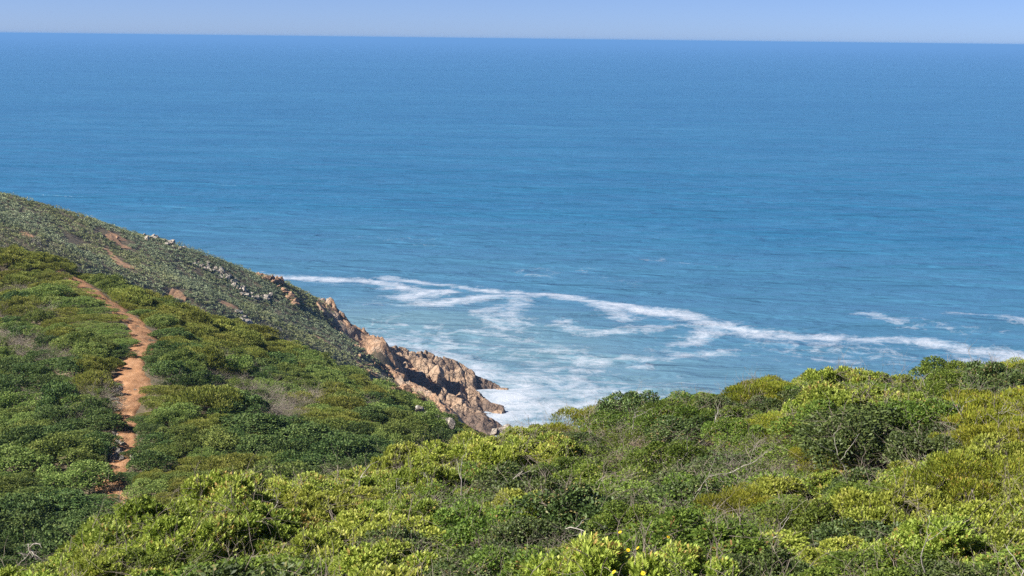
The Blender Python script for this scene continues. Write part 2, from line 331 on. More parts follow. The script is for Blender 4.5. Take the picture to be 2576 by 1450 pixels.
FO = [  # foam lines: (strength, half-width in metres, surveyed points)
    (1.0, 9, [(670, 690), (780, 695), (850, 705), (920, 707), (973, 716), (1008, 727), (1061, 731), (1110, 731)]),
    (0.9, 8, [(1110, 731), (1075, 744), (990, 751)]),
    (0.9, 10, [(990, 751), (1043, 762), (1096, 765), (1152, 759), (1219, 750), (1272, 744), (1310, 750)]),
    (0.75, 9, [(1310, 750), (1282, 776), (1265, 801), (1293, 815)]),
    (0.75, 6, [(1210, 792), (1240, 778), (1282, 772)]),
    (0.7, 6, [(1210, 800), (1262, 820)]),
    (0.9, 7, [(990, 699), (1061, 709), (1131, 714), (1201, 723), (1272, 732), (1351, 740), (1426, 753)]),
    (1.0, 8, [(1426, 753), (1502, 763), (1553, 773), (1628, 786), (1704, 798), (1755, 811), (1830, 826), (1906, 836), (1982, 844), (2032, 846), (2093, 851)]),
    (0.9, 9, [(1510, 770), (1550, 790), (1595, 806)]),
    (0.85, 8, [(1740, 858), (1790, 840), (1850, 832)]),
    (0.85, 10, [(1780, 815), (1840, 832), (1900, 842), (1980, 846)]),
    (0.6, 7, [(1305, 821), (1376, 817), (1411, 811)]),
    (0.62, 6, [(1426, 824), (1502, 834), (1603, 831), (1704, 829), (1770, 822)]),
    (0.7, 7, [(1578, 897), (1654, 902), (1714, 887), (1770, 888), (1830, 882)]),
    (0.5, 8, [(1680, 876), (1720, 884)]),
    (0.55, 5, [(1623, 925), (1679, 922)]),
    (1.0, 8, [(2164, 856), (2260, 854), (2361, 864), (2436, 872), (2512, 882), (2580, 893), (2680, 905)]),
    (0.9, 10, [(2450, 878), (2520, 894), (2600, 912)]),
    (0.75, 16, [(2500, 915), (2620, 925)]),
    (0.45, 22, [(1935, 868), (2060, 872), (2150, 876), (2230, 886)]),
    (0.45, 12, [(1990, 900), (2100, 905)]),
    (0.6, 8, [(2204, 796), (2260, 814), (2300, 822)]),
    (0.42, 12, [(2250, 805), (2380, 825), (2450, 830)]),
    (0.75, 8, [(2376, 791), (2442, 796), (2512, 806), (2580, 817)]),
    (0.33, 14, [(1467, 685), (1540, 700), (1600, 712)]), (0.32, 14, [(1640, 655), (1704, 665), (1780, 672)]), (0.3, 16, [(1330, 685), (1440, 690)]),
    (0.3, 14, [(920, 598), (1010, 603), (1080, 606)]),
    (0.38, 6, [(880, 760), (930, 768)]), (0.4, 5, [(810, 712), (850, 720), (900, 716)]), (0.35, 8, [(900, 820), (960, 826)]),
    (0.5, 5, [(1090, 822), (1170, 828), (1240, 832), (1320, 855)]), (0.42, 8, [(1040, 835), (1130, 840)]),
    (0.62, 8, [(1361, 912), (1426, 897), (1527, 902)]), (0.6, 8, [(1366, 932), (1442, 920), (1507, 928)]), (0.45, 14, [(1270, 890), (1360, 880), (1420, 886)]),
    (0.5, 10, [(1440, 965), (1520, 960), (1580, 970)]), (0.45, 8, [(1600, 975), (1660, 985)]),
    (0.6, 13, [(965, 862), (1030, 866), (1100, 876), (1160, 900)]), (0.38, 16, [(1000, 850), (1120, 862), (1230, 880)]),
    (0.75, 12, [(1160, 905), (1230, 935), (1280, 965), (1330, 985)]),
    (1.05, 15, [(1225, 985), (1290, 1010), (1300, 1040), (1250, 1068)]), (1.05, 6, [(1175, 948), (1205, 955)]), (1.05, 5, [(1205, 985), (1240, 992)]),
    (0.8, 14, [(1290, 1000), (1380, 985), (1470, 985)]), (0.85, 22, [(1260, 1070), (1350, 1040), (1440, 1030), (1500, 1020)]), (0.6, 16, [(1280, 950), (1350, 955), (1440, 960)]),
    (0.45, 26, [(1300, 1020), (1400, 1010), (1550, 990)]), (0.65, 15, [(1200, 1075), (1260, 1085), (1330, 1085), (1500, 1090)]),
]
for s, w, pl in FO:
    d = seg_dist(Qw, np.array([sea_pt(*p) for p in pl]))
    foam[near] = np.maximum(foam[near], s * np.exp(-(d / (w * 0.88)) ** 2))
front = np.array([sea_pt(*p) for p in [(560, 690), (670, 690), (850, 700), (1061, 709), (1201, 723), (1426, 753), (1628, 786), (1830, 826), (2032, 846), (2164, 852), (2361, 862), (2680, 900), (3000, 930)]])
fd = np.interp(Qw[:, 0] / Qw[:, 1], front[:, 0] / front[:, 1], front[:, 1]) - Qw[:, 1]
milk[near] = np.where(fd > 0, np.clip(fd / 260 + 0.34, 0, 1), 0.34 * np.clip(1 + fd / 260, 0, 1))
shore = np.array([sea_pt(*p) for p in [(960, 850), (1150, 890), (1270, 970), (1290, 1040), (1400, 1090)]])
milk[near] = np.clip(milk[near] + 0.6 * np.exp(-(seg_dist(Qw, shore) / 50) ** 2), 0, 1)
amp = np.clip(1 - SP[:, 1] / 6000, 0, 1)
wz = np.zeros(len(SP))
for lam, a, ang in [(46, 0.34, 1.36), (31, 0.26, 1.72), (21, 0.2, 1.25), (13, 0.13, 1.85), (64, 0.30, 1.55), (118, 0.75, 1.5)]:
    ph = rng.uniform(0, 6.28); kx, ky = math.cos(ang) * 6.283 / lam, math.sin(ang) * 6.283 / lam
    wz += a * np.sin(SP[:, 0] * kx + SP[:, 1] * ky + ph + 1.4 * fbm(SP / (lam * 2.2), 2, int(lam)))
far_fade = np.clip(900 / np.maximum(SP[:, 1], 1), 0, 1)
def sea_mat():
    k = N('sea_water'); pos = k.geo().outputs['Position']
    fm = k.attr('foam'); mk = k.attr('milk')
    def mp(sx, sy):
        m = k.n('Mapping'); m.inputs['Scale'].default_value = (sx, sy, 1); k.set(m.inputs['Vector'], pos); return m.outputs[0]
    big = k.noise(mp(0.0009, 0.0035), 1.0, 4, 0.55); mid = k.noise(mp(0.012, 0.03), 1.0, 5, 0.6, 0.6)
    w1 = k.noise(mp(0.045, 0.115), 1.0, 4, 0.52, 0.5); w2 = k.noise(mp(0.010, 0.026), 1.0, 3, 0.5, 0.4)
    deep = k.mix(k.math('MULTIPLY_ADD', mid, 2.6, -0.8, clamp=True), (0.020, 0.112, 0.215, 1), (0.036, 0.163, 0.285, 1))
    deep = k.mix(k.math('MULTIPLY_ADD', big, 3.0, -1.0, clamp=True), deep, k.mix(0.55, deep, (0.014, 0.098, 0.205, 1)))
    col = k.mix(k.math('MULTIPLY', mk, 0.85), deep, (0.135, 0.235, 0.285, 1))
    # foam breaks up into lace
    f1 = k.noise(pos, 0.11, 7, 0.68, 1.2); f2 = k.noise(pos, 0.55, 5, 0.7, 1.5); f3 = k.noise(mp(0.05, 0.03), 1.0, 5, 0.6, 2.0)
    br = k.math('ADD', k.math('MULTIPLY', f1, 0.55), k.math('ADD', k.math('MULTIPLY', f2, 0.25), k.math('MULTIPLY', f3, 0.2)))
    v = k.math('ADD', fm, k.math('MULTIPLY', k.math('SUBTRACT', br, 0.5), 3.7))
    st = k.noise(mp(0.028, 0.012), 1.0, 6, 0.66, 2.2)
    v = k.math('ADD', v, k.math('MULTIPLY', mk, k.math('MULTIPLY', k.math('SUBTRACT', st, 0.42, clamp=True), 1.7)))
    ff = k.math('MULTIPLY', k.math('SUBTRACT', v, 0.42), 1.1, clamp=True)
    ff = k.math('MULTIPLY', ff, k.math('MULTIPLY', k.math('ADD', fm, k.math('MULTIPLY', mk, 0.2)), 4.0, clamp=True))
    b = k.bump(k.math('ADD', w1, k.math('MULTIPLY', w2, 1.6)), 1.0, 3.6)
    wat = k.principled(col, 0.28, 0.5, b); wat.inputs['IOR'].default_value = 1.33
    fo = k.principled((0.50, 0.53, 0.59, 1), 0.8, 0.2, k.bump(f2, 0.6, 0.4))
    ms = k.n('MixShader'); k.set(ms.inputs[0], k.math('MULTIPLY', ff, 0.84))
    k.t.links.new(wat.outputs[0], ms.inputs[1]); k.t.links.new(fo.outputs[0], ms.inputs[2])
    return k.surf(ms)
sea = tag(mesh_obj('sea', np.column_stack([SP, wz * far_fade * amp]), grid_faces(len(ys), len(ts)), sea_mat(), smooth=True,
                   attrs={'foam': ('POINT', foam), 'milk': ('POINT', milk)}), kind='structure')

# ------------------------------------------------------------------ dirt path and bare earth
def ribbon(name, pts, mat, lift=0.05, n=160, across=7, edge=0.35, seed=0):
    """pts: (px, py, half width); ground is found where the line of sight meets the land"""
    P = []; Wd = []
    for q in pts:
        g = ground(q[0], q[1], 40)
        if len(q) == 4: g = pt(q[0], q[1], q[2])
        P.append(g[:2]); Wd.append(q[-1])
    P = np.array(P); Wd = np.array(Wd)
    L = np.concatenate([[0], np.cumsum(np.linalg.norm(np.diff(P, axis=0), axis=1))]); t = np.linspace(0, L[-1], n)
    c = np.stack([np.interp(t, L, P[:, 0]), np.interp(t, L, P[:, 1])], 1); w = np.interp(t, L, Wd)
    ker = np.ones(9) / 9
    for k in range(2):
        cpad = np.pad(c, ((4, 4), (0, 0)), 'edge'); c = np.stack([np.convolve(cpad[:, 0], ker, 'valid'), np.convolve(cpad[:, 1], ker, 'valid')], 1)
    tg = np.gradient(c, axis=0); tg /= np.linalg.norm(tg, axis=1)[:, None]; nr = np.stack([tg[:, 1], -tg[:, 0]], 1)
    u = np.linspace(-1, 1, across)
    jl = 1 + edge * fbm(np.column_stack([t * 0.35, t * 0 + seed]), 3, 5); jr = 1 + edge * fbm(np.column_stack([t * 0.35, t * 0 + 9 + seed]), 3, 6)
    off = u[None, :] * w[:, None] * np.where(u[None, :] < 0, jl[:, None], jr[:, None])
    X = c[:, None, :] + nr[:, None, :] * off[:, :, None]
    xy = X.reshape(-1, 2); z = gz(xy) + lift - (np.abs(np.tile(u, n)) ** 4) * (lift + 0.05) - 0.05 * (1 - np.tile(u, n) ** 2) + 0.13 * fbm(xy * np.array([1.6, .7]), 4, 8) * (1 - np.abs(np.tile(u, n)) ** 3)
    tag(mesh_obj(name, np.column_stack([xy, z + 0.03]), grid_faces(n, across), mat, smooth=True), kind='structure')
    return c, w
path_c, path_w = ribbon('path', PATH, M['path'], 0.07, 420, 13, 0.55)
BARE = [  # bare tracks on the far slope
    [(262, 622, 1.1), (280, 640, 1.2), (292, 655, 1.2), (305, 668, 2.3), (322, 676, 2.6), (332, 684, 1.2)],
    [(268, 585, 1.6), (282, 592, 4.4), (296, 597, 3.2), (304, 603, 1.2)],
    [(300, 612, 1.4), (312, 620, 2.6), (320, 628, 1.4)],
    [(428, 735, 1.8), (444, 744, 2.0), (456, 755, 1.2), (470, 762, .8)],
    [(560, 770, 1.0), (585, 774, 2.2), (600, 780, .9)],
    [(50, 585, 1.0), (68, 592, 1.8), (84, 598, 1.0)],
    [(770, 838, .9), (800, 850, 1.2), (830, 870, 1.2)],
    [(745, 870, .8), (770, 878, 1.6), (790, 886, 0.8)],
    [(880, 890, 1.6), (905, 915, 1.8), (930, 932, 2.0), (960, 950, 1.5)],
]
bare_c = []
for i, b in enumerate(BARE):
    bare_c.append(ribbon('track' if i in (0, 3) else 'bare_ground', b, M['bare'], 0.12, 50, 7, 0.5, i * 3.0))
def clear_of_tracks(xy, extra=0.0):
    """signed clearance from the nearest track edge"""
    best = np.full(len(xy), 1e9)
    for c, w in [(path_c, path_w)] + bare_c:
        for a in range(0, len(c), 3):
            best = np.minimum(best, np.hypot(xy[:, 0] - c[a, 0], xy[:, 1] - c[a, 1]) - w[a])
    return best - extra

# ------------------------------------------------------------------ rock
def ico(sub):
    bm = bmesh.new(); bmesh.ops.create_icosphere(bm, subdivisions=sub, radius=1.0)
    V = np.array([v.co[:] for v in bm.verts]); F = np.array([[v.index for v in f.verts] for f in bm.faces]); bm.free(); return V, F
def boulder_mesh(name, seed, mat, dims=(1, 1, 1), cuts=11, sub=4):
    r = np.random.default_rng(seed); V, F = ico(sub); V = V * 1.25
    for k in range(cuts):
        n = r.normal(size=3); n /= np.linalg.norm(n); d = r.uniform(0.55, 0.95)
        s = V @ n; V = V - np.clip(s - d, 0, None)[:, None] * n
    V = V * np.array(dims); V = V * (1 + 0.07 * fbm(V * 1.8 + seed, 4, seed)[:, None])
    V[:, 2] -= V[:, 2].min() * 0.62
    o = mesh_obj(name, V, F, mat); return o
def rocks_at(protos, spots, name, cat, group, label, sink=0.15):
    """spots: (px, py, size in metres); the first few move the prototypes, the others copy them"""
    out = []
    for i, q in enumerate(spots):
        g = ground(q[0], q[1], 45)
        if g is None: continue
        p = protos[i % len(protos)]
        if not p.get('used'): o = p; p['used'] = 1
        else: o = p.copy(); C.objects.link(o)
        o.name = name
        s = q[2]; o.location = (g[0], g[1], gz(g[None, :2])[0] - (sink + .12) * s)
        o.rotation_euler = (rng.uniform(-.3, .3), rng.uniform(-.3, .3), rng.uniform(0, 6.28))
        o.scale = (s * rng.uniform(.8, 1.25), s * rng.uniform(.8, 1.1), s * rng.uniform(.6, 1.0))
        tag(o, q[3] if len(q) > 3 else label, cat, group); out.append(o)
    for o in out:
        if 'used' in o: del o['used']
    return out
pale = [boulder_mesh('boulder', 100 + i, M['pale_rock'], d) for i, d in enumerate([(1, .8, .8), (1.2, .9, .6), (.9, 1, 1), (1.3, .8, .7)])]
rust = [boulder_mesh('crag', 200 + i, M['rust_rock'], d) for i, d in enumerate([(1, .9, 1.1), (1.1, .9, .8), (.9, .9, 1.3), (1.3, 1, .9)])]
def along(pts, n, jx, jy, s0, s1):
    P = np.array(pts, float); L = np.concatenate([[0], np.cumsum(np.hypot(*np.diff(P, axis=0).T))])
    t = rng.uniform(0, L[-1], n)
    return [(np.interp(a, L, P[:, 0]) + rng.normal() * jx, np.interp(a, L, P[:, 1]) + rng.normal() * jy + 3, s0 * (s1 / s0) ** rng.uniform()) for a in t]
rocks_at(pale, [(318, 571, 1.0), (328, 573, .7), (336, 576, 1.1), (343, 576, .8)], 'boulder', 'boulder', 'pale boulders at the top of the far crest', 'pale grey boulder highest on the far slope skyline', 0)
rocks_at(pale, along([(360, 588), (400, 602), (440, 612), (470, 625)], 60, 5, 5, .3, 1.0), 'boulder', 'boulder', 'pale boulders on the far crest', 'pale grey boulder in the scatter above the big knob', 0)
rocks_at(rust, [(522, 645, 2.0, 'large rounded orange and grey boulder standing up on the far skyline')], 'boulder', 'boulder', None, None, 0.1)
rocks_at(pale, [(505, 645, .9, 'pale boulder touching the big skyline boulder on its landward side'), (500, 651, 0.8, 'small pale stone just below the big skyline boulder')], 'boulder', 'boulder', None, None, 0)
rocks_at(pale, along([(555, 655), (580, 662), (570, 668)], 9, 7, 3, .4, .9), 'boulder', 'boulder', 'boulders seaward of the knob', 'pale boulder just seaward of the big skyline boulder', 0)
rocks_at(pale, along([(495, 665), (540, 682), (575, 705), (610, 735), (640, 760)], 110, 7, 5, .3, 1.05), 'boulder', 'boulder', 'line of pale rocks down the far slope', 'pale rock in the broken line running down the far slope', 0)
rocks_at(pale, along([(665, 757), (690, 768)], 14, 6, 4, .4, 1.1), 'boulder', 'boulder', 'rock cluster below the pale line', 'pale orange rock in the small cluster near the foot of the pale line', 0)
rocks_at(rust, along([(650, 690), (690, 712), (720, 742), (745, 775)], 40, 4, 4, .6, 1.3), 'crag', 'rock', 'rusty rib on the far crest', 'rusty rock in the narrow rib crossing the far crest', 0.1)
rocks_at(rust, [(830, 782, 1.5, 'rounded orange block near the top of the headland cliff'), (893, 846, 1.9, 'upper of two orange blocks beside the shadowed cleft'), (918, 866, 2.3, 'largest orange block standing over the shadowed cleft'), (868, 828, 1.3, 'grey topped block wedged in the cliff crest'), (1008, 962, 1.7, 'orange block at the lower end of the cliff'), (990, 940, 1.4, 'smaller orange block just above the lower cliff end')], 'boulder', 'rock', None, None, 0.25)
rocks_at(rust, along([(880, 880), (900, 905), (935, 935), (970, 955), (1010, 985), (1060, 1005)], 34, 12, 6, .35, 1.0), 'crag', 'rock', 'small crags on the foot of the far slope', 'small orange crag among shrubs at the foot of the far slope', 0.1)
rocks_at(pale, [(572, 798, 1.0), (580, 801, .9), (588, 804, 1.1), (597, 808, .9), (606, 812, 1.0), (614, 817, 1.1), (624, 822, 1.0), (598, 791, 1.0), (606, 795, .8), (616, 803, .9)], 'boulder', 'boulder', 'white rocks behind the near crest', 'white lichened rock in the group showing just behind the near crest', 0)
CLEAR = []                                            # places kept free of other shrubs: x, y, radius
for q in [(1056, 1040, 117, .40, 'upright white rock near the right end of the path spur'), (1071, 1050, 116, .26, 'small white rock below the upright white rock'), (1100, 1056, 115, .34, 'flat white rock on the right tip of the path spur'), (1118, 1063, 114, .34, 'white rock second from the seaward end of the spur'), (1133, 1072, 113, .40, 'blocky white rock nearest the sea on the path spur')]:
    p = pt(*q[:3]); o = boulder_mesh('boulder', int(q[0]) + 77, M['pale_rock'], (1.15, .9, 1.35), 22); o.scale = (q[3],) * 3
    o.location = (p[0], p[1], p[2] - 0.2 * q[3]); o.rotation_euler = (0.1, 0.15, q[0]); tag(o, q[4], 'boulder'); CLEAR += [(p[0], p[1] - .3, .8), (p[0], p[1] - 1.6, .7)]
stones = along([(268, 955), (290, 965), (300, 985), (285, 1005), (300, 1015)], 46, 17, 12, .08, .26) + along([(270, 1122), (300, 1145), (325, 1150), (290, 1160)], 40, 15, 9, .08, .28) + along([(285, 1060), (290, 1100)], 12, 5, 10, .08, .18)
rocks_at(pale, stones, 'stone', 'stone', 'loose pale stones on the path', 'loose pale stone on the earth of the dirt path', 0)

# the sea-washed rock: ridges with block-jointed faces
def spine(L): return np.array([pt(*q) for q in L])
SP_A = spine([(972, 872, 386), (990, 868, 392), (1080, 884, 396), (1140, 905, 398), (1200, 938, 398), (1235, 957, 397), (1264, 982, 394)])
SP_B = spine([(975, 880, 382), (1030, 892, 384), (1100, 918, 380), (1160, 955, 377), (1200, 985, 375), (1240, 1012, 371), (1262, 1024, 369)])
SP_C = spine([(1060, 935, 376), (1110, 975, 370), (1150, 1003, 365), (1190, 1026, 361), (1220, 1042, 357)])
gx = np.arange(-52, 8, 0.2); gy = np.arange(338, 412, 0.25)
RX, RY = np.meshgrid(gx, gy); RP = np.stack([RX.ravel(), RY.ravel()], 1)
wp = RP + np.stack([fbm(RP * 0.25, 3, 31), fbm(RP * 0.25, 3, 32)], 1) * 1.6
def ridge(P, S, front, back, right=1.0, left=None):
    best = np.full(len(P), -99.0)
    for a, b in zip(S[:-1], S[1:]):
        ab = (b - a)[:2]; t = np.clip(((P - a[:2]) @ ab) / (ab @ ab), 0, 1); q = P - a[:2] - t[:, None] * ab
        z = a[2] + t * (b[2] - a[2]); side = q[:, 1] < 0
        best = np.maximum(best, z - np.where(q[:, 0] > 0, q[:, 0] * right, -q[:, 0] * (right if left is None else left)) - np.abs(q[:, 1]) * np.where(side, front, back))
    return best
rz = np.maximum.reduce([ridge(wp, SP_A, 0.75, 1.1, 0.9), ridge(wp, SP_B, 0.42, 0.9, 0.8), ridge(wp, SP_C, 0.33, 0.6, 0.5)])
def vor(P, s, seed):
    r = np.random.default_rng(seed); c0 = np.floor(P / s).astype(int); d1 = np.full(len(P), 9e9); d2 = d1.copy(); idv = np.zeros(len(P)); gr = np.zeros((len(P), 2))
    tab = r.uniform(0, 1, (64, 64, 5))
    for i in (-1, 0, 1):
        for j in (-1, 0, 1):
            c = c0 + (i, j); h = tab[c[:, 0] % 64, c[:, 1] % 64]; q = P - (c + h[:, :2]) * s
            d = np.hypot(q[:, 0], q[:, 1]); m = d < d1
            d2 = np.where(m, d1, np.minimum(d2, d)); d1 = np.where(m, d, d1); idv = np.where(m, h[:, 2], idv)
            gr = np.where(m[:, None], (h[:, 3:] - 0.5) * 1.0 , gr); gr = gr
    return d1, d2, idv, gr
RPs = (RP + np.stack([fbm(RP * 0.5, 2, 41), fbm(RP * 0.5, 2, 42)], 1) * 0.7) @ np.array([[0.82, 0.57], [-0.57, 0.82]]) * np.array([1.0, 1.5])
d1, d2, cid, _ = vor(RPs, 5.0, 1); e1, e2, cie, _ = vor(RPs, 1.9, 2)
blk = (cid - 0.5) * 1.3 - 0.9 * np.exp(-(d2 - d1) / 0.35) + (cie - 0.5) * 0.45 - 0.35 * np.exp(-(e2 - e1) / 0.18) + 0.3 * fbm(RP * 0.9, 4, 51)
rz2 = rz + blk * np.clip((rz + 2) / 5, 0.25, 1)
rz2 = np.maximum(rz2, -3.0)
rock = mesh_obj('rock_headland', np.column_stack([RP, rz2]), grid_faces(len(gy), len(gx)), M['orange_rock'], smooth=True, attrs={'wet': ('POINT', np.clip((2.4 + np.clip((RP[:, 0] + 16) / 5, 0, 2.2) - rz2 + 1.1 * fbm(RP * 0.4, 3, 61)) / 2.0, 0, 0.8))})
tag(rock, 'big cracked orange sandstone outcrop running out into the white surf', 'rock outcrop')
CL1, CL2 = spine(CLIFF1) + [0, 0, 1.0], spine(CLIFF2) + [0, 0, 1.6]
hx_ = np.arange(-64, -8, 0.22); hy_ = np.arange(330, 386, 0.25); HX, HY = np.meshgrid(hx_, hy_); HP = np.stack([HX.ravel(), HY.ravel()], 1)
wq = HP + np.stack([fbm(HP * 0.3, 3, 81), fbm(HP * 0.3, 3, 82)], 1) * 1.5
cz1 = np.maximum(ridge(wq, CL1, 1.0, 2.2, 2.4, 1.5), ridge(wq, CL2, 1.3, 1.6, 2.2, 1.0))
HPs = (HP + np.stack([fbm(HP * 0.5, 2, 83), fbm(HP * 0.5, 2, 84)], 1) * 0.8) @ np.array([[0.77, 0.64], [-0.64, 0.77]]) * np.array([1.0, 1.6])
d1, d2, cid, _ = vor(HPs, 4.2, 5); e1, e2, cie, _ = vor(HPs, 1.7, 6)
cz1 = cz1 + (cid - 0.5) * 1.4 - 0.7 * np.exp(-(d2 - d1) / 0.3) + (cie - 0.5) * 0.5 - 0.3 * np.exp(-(e2 - e1) / 0.18) + 0.35 * fbm(HP * 0.9, 4, 85)
gnd = gz(HP)
sd_ = np.minimum(seg_dist(HP, CL1[:, :2]), seg_dist(HP, CL2[:, :2])); cut = (sd_ < 11) & (HP[:, 0] > np.interp(HP[:, 1], CL2[::-1, 1], CL2[::-1, 0]) - 1)
cz1 = np.maximum(cz1, np.where(cut, gnd + 0.3 + 0.9 * (cid - .4) + 0.5 * (cie - .5), gnd - 2.0))
cf = grid_faces(len(hy_), len(hx_)); vis = (cz1 > gnd - 1.2)[cf].any(1)
cl_o = mesh_obj('cliff', np.column_stack([HP, cz1]), cf[vis], M['rust_rock'], smooth=True)
tag(cl_o, 'jagged orange brown cliff edge stepping down the end of the far headland', 'cliff')
def rock_z(x, y): return rz2.reshape(RX.shape)[int(np.clip((y - 338) / 0.25, 0, len(gy) - 1)), int(np.clip((x + 52) / 0.2, 0, len(gx) - 1))]
def rock_hit(px, py):
    r = ray([px], [py])[0]
    for t in np.linspace(345, 405, 600):
        P = r * t + np.array([0, 0, H])
        if P[2] < rock_z(P[0], P[1]): return P
    return None
for q in [(1095, 962, 2.3, 'largest loose sandstone block perched on the orange outcrop'), (1104, 972, 1.3, 'rounded sandstone block leaning beside the largest perched block'), (1088, 974, 1.2, 'small sandstone block at the foot of the largest perched block')]:
    P = rock_hit(q[0], q[1]); o = boulder_mesh('boulder', int(q[0]) + 3, M['orange_rock'], (1, .8, 1.2)); o.scale = (q[2],) * 3
    o.location = (P[0], P[1], rock_z(P[0], P[1]) - 0.3); o.rotation_euler = (0.1, 0.2, q[0]); tag(o, q[3], 'boulder')
for q in [(1255, 1046, 1.2, 'low wet rock awash in surf off the outcrop tip'), (1268, 984, 1.0, 'small wet rock at the seaward end of the rear ridge'), (1240, 1030, 1.4, 'dark wet rock at the waterline under the front ridge')]:
    p = sea_pt(q[0], q[1]); o = boulder_mesh('sea_rock', int(q[0]) + 9, M['orange_rock'], (1.6, 1.2, .7)); o.scale = (q[2] * 1.3,) * 3; o.location = (p[0], p[1], -0.5); tag(o, q[3], 'rock')
for q in [(1268, 1082, 118, .4, 'grey brown rock peeping over bushes at the gully mouth'), (1245, 1084, 116, .28, 'smaller grey rock beside the one at the gully mouth'), (1545, 1040, 300, 1.2, 'brown rock top showing above the near bushes against the surf')]:
    p = pt(*q[:3]); o = boulder_mesh('boulder', int(q[0]) + 5, M['pale_rock'] if q[2] < 200 else M['orange_rock'], (1.5, 1.1, 1.6 if q[2] < 200 else .9)); o.scale = (q[3],) * 3
    zt = gz(p[None, :2])[0]; o.location = (p[0], p[1], p[2] - (1.2 if q[2] < 200 else .75) * q[3]); tag(o, q[4], 'boulder')

# ------------------------------------------------------------------ vegetation
def unit(v): return v / np.maximum(np.linalg.norm(v, axis=1), 1e-9)[:, None]
def leaf_quads(P, A, Nn, l, w, fold=0.0):
    """rhombic leaves: base P, axis A, face normal Nn"""
    S = unit(np.cross(A, Nn)); Nn = unit(np.cross(S, A)); n = len(P); l = np.broadcast_to(l, n)[:, None]; w = np.broadcast_to(w, n)[:, None]
    mid = P + A * l * 0.58
    V = np.stack([P, mid + S * w * 0.5 + Nn * l * 0.10, P + A * l, mid - S * w * 0.5 + Nn * l * 0.10], 1).reshape(-1, 3)
    return V, np.arange(n * 4).reshape(-1, 4)
def tubes(paths, sides=5):
    """paths: list of (points (n,3), radii (n,))"""
    Vs, Fs, o = [], [], 0
    for P, R in paths:
        P = np.asarray(P, float); n = len(P); T = unit(np.gradient(P, axis=0)); up = np.where(np.abs(T[:, 2:3]) > 0.9, [[1, 0, 0]], [[0, 0, 1]])
        a = unit(np.cross(T, up)); b = np.cross(T, a); an = np.linspace(0, 2 * math.pi, sides, endpoint=False)
        ring = P[:, None, :] + (a[:, None, :] * np.cos(an)[None, :, None] + b[:, None, :] * np.sin(an)[None, :, None]) * np.asarray(R)[:, None, None]
        Vs.append(ring.reshape(-1, 3)); i = np.arange(n - 1)[:, None] * sides; j = np.arange(sides)[None, :]; k = (j + 1) % sides
        Fs.append(np.stack([i + j, i + k, i + sides + k, i + sides + j], 2).reshape(-1, 4) + o); o += n * sides
    return np.concatenate(Vs), np.concatenate(Fs)
def twig_path(p, d, L, r, rr, n=6, bend=0.35, up=0.0):
    P = [np.array(p, float)]; d = np.array(d, float); d /= np.linalg.norm(d); ds = [d.copy()]
    for i in range(n):
        d = d + rr.normal(size=3) * bend * 0.5 + np.array([0, 0, up]); d /= np.linalg.norm(d); P.append(P[-1] + d * L / n); ds.append(d.copy())
    return np.array(P), r * np.linspace(1, 0.35, n + 1), ds
def branching(rr, p, d, L, r, depth, kids=3, bend=0.35, up=0.05, out=None):
    if out is None: out = []
    P, R, ds = twig_path(p, d, L, r, rr, 6, bend, up); out.append((P, R))
    if depth > 0:
        for k in range(kids):
            i = rr.integers(2, 7); v = ds[i] + rr.normal(size=3) * 0.75; branching(rr, P[i], v, L * rr.uniform(.45, .75), R[i] * 0.75, depth - 1, kids, bend, up, out)
    return out
def canopy_pts(rr, R, hgt, n, lobes, lsize, depth=0.35):
    """points on and just under a lumpy dome, with outward normals"""
    a = rr.uniform(0, 6.283, lobes); q = np.sqrt(rr.uniform(0, 1, lobes)) * R * 0.82
    cx, cy = np.cos(a) * q, np.sin(a) * q
    cz = hgt * np.sqrt(np.maximum(0.03, 1 - (q / R) ** 2)) * rr.uniform(0.6, 1.08, lobes) - lsize * R * 0.5
    ls = lsize * R * rr.uniform(0.7, 1.25, lobes)
    k = rr.integers(0, lobes, n * 3); d = rr.normal(size=(n * 3, 3)); d = unit(d); d[:, 2] = np.where(d[:, 2] < -0.35, -d[:, 2], d[:, 2])
    rad = ls[k] * (1 - depth * rr.uniform(0, 1, n * 3) ** 2)
    P = np.stack([cx[k], cy[k], cz[k]], 1) + d * rad[:, None]
    keep = P[:, 2] > -0.05 * hgt
    Cc = np.stack([cx, cy, cz], 1)                      # drop points buried deep in another lobe
    inside = np.zeros(len(P), bool)
    for j in range(lobes): inside |= (np.linalg.norm(P - Cc[j], axis=1) < ls[j] * 0.62)
    keep &= ~inside; P, d = P[keep][:n], d[keep][:n]
    return P, d, np.stack([cx, cy, cz], 1)
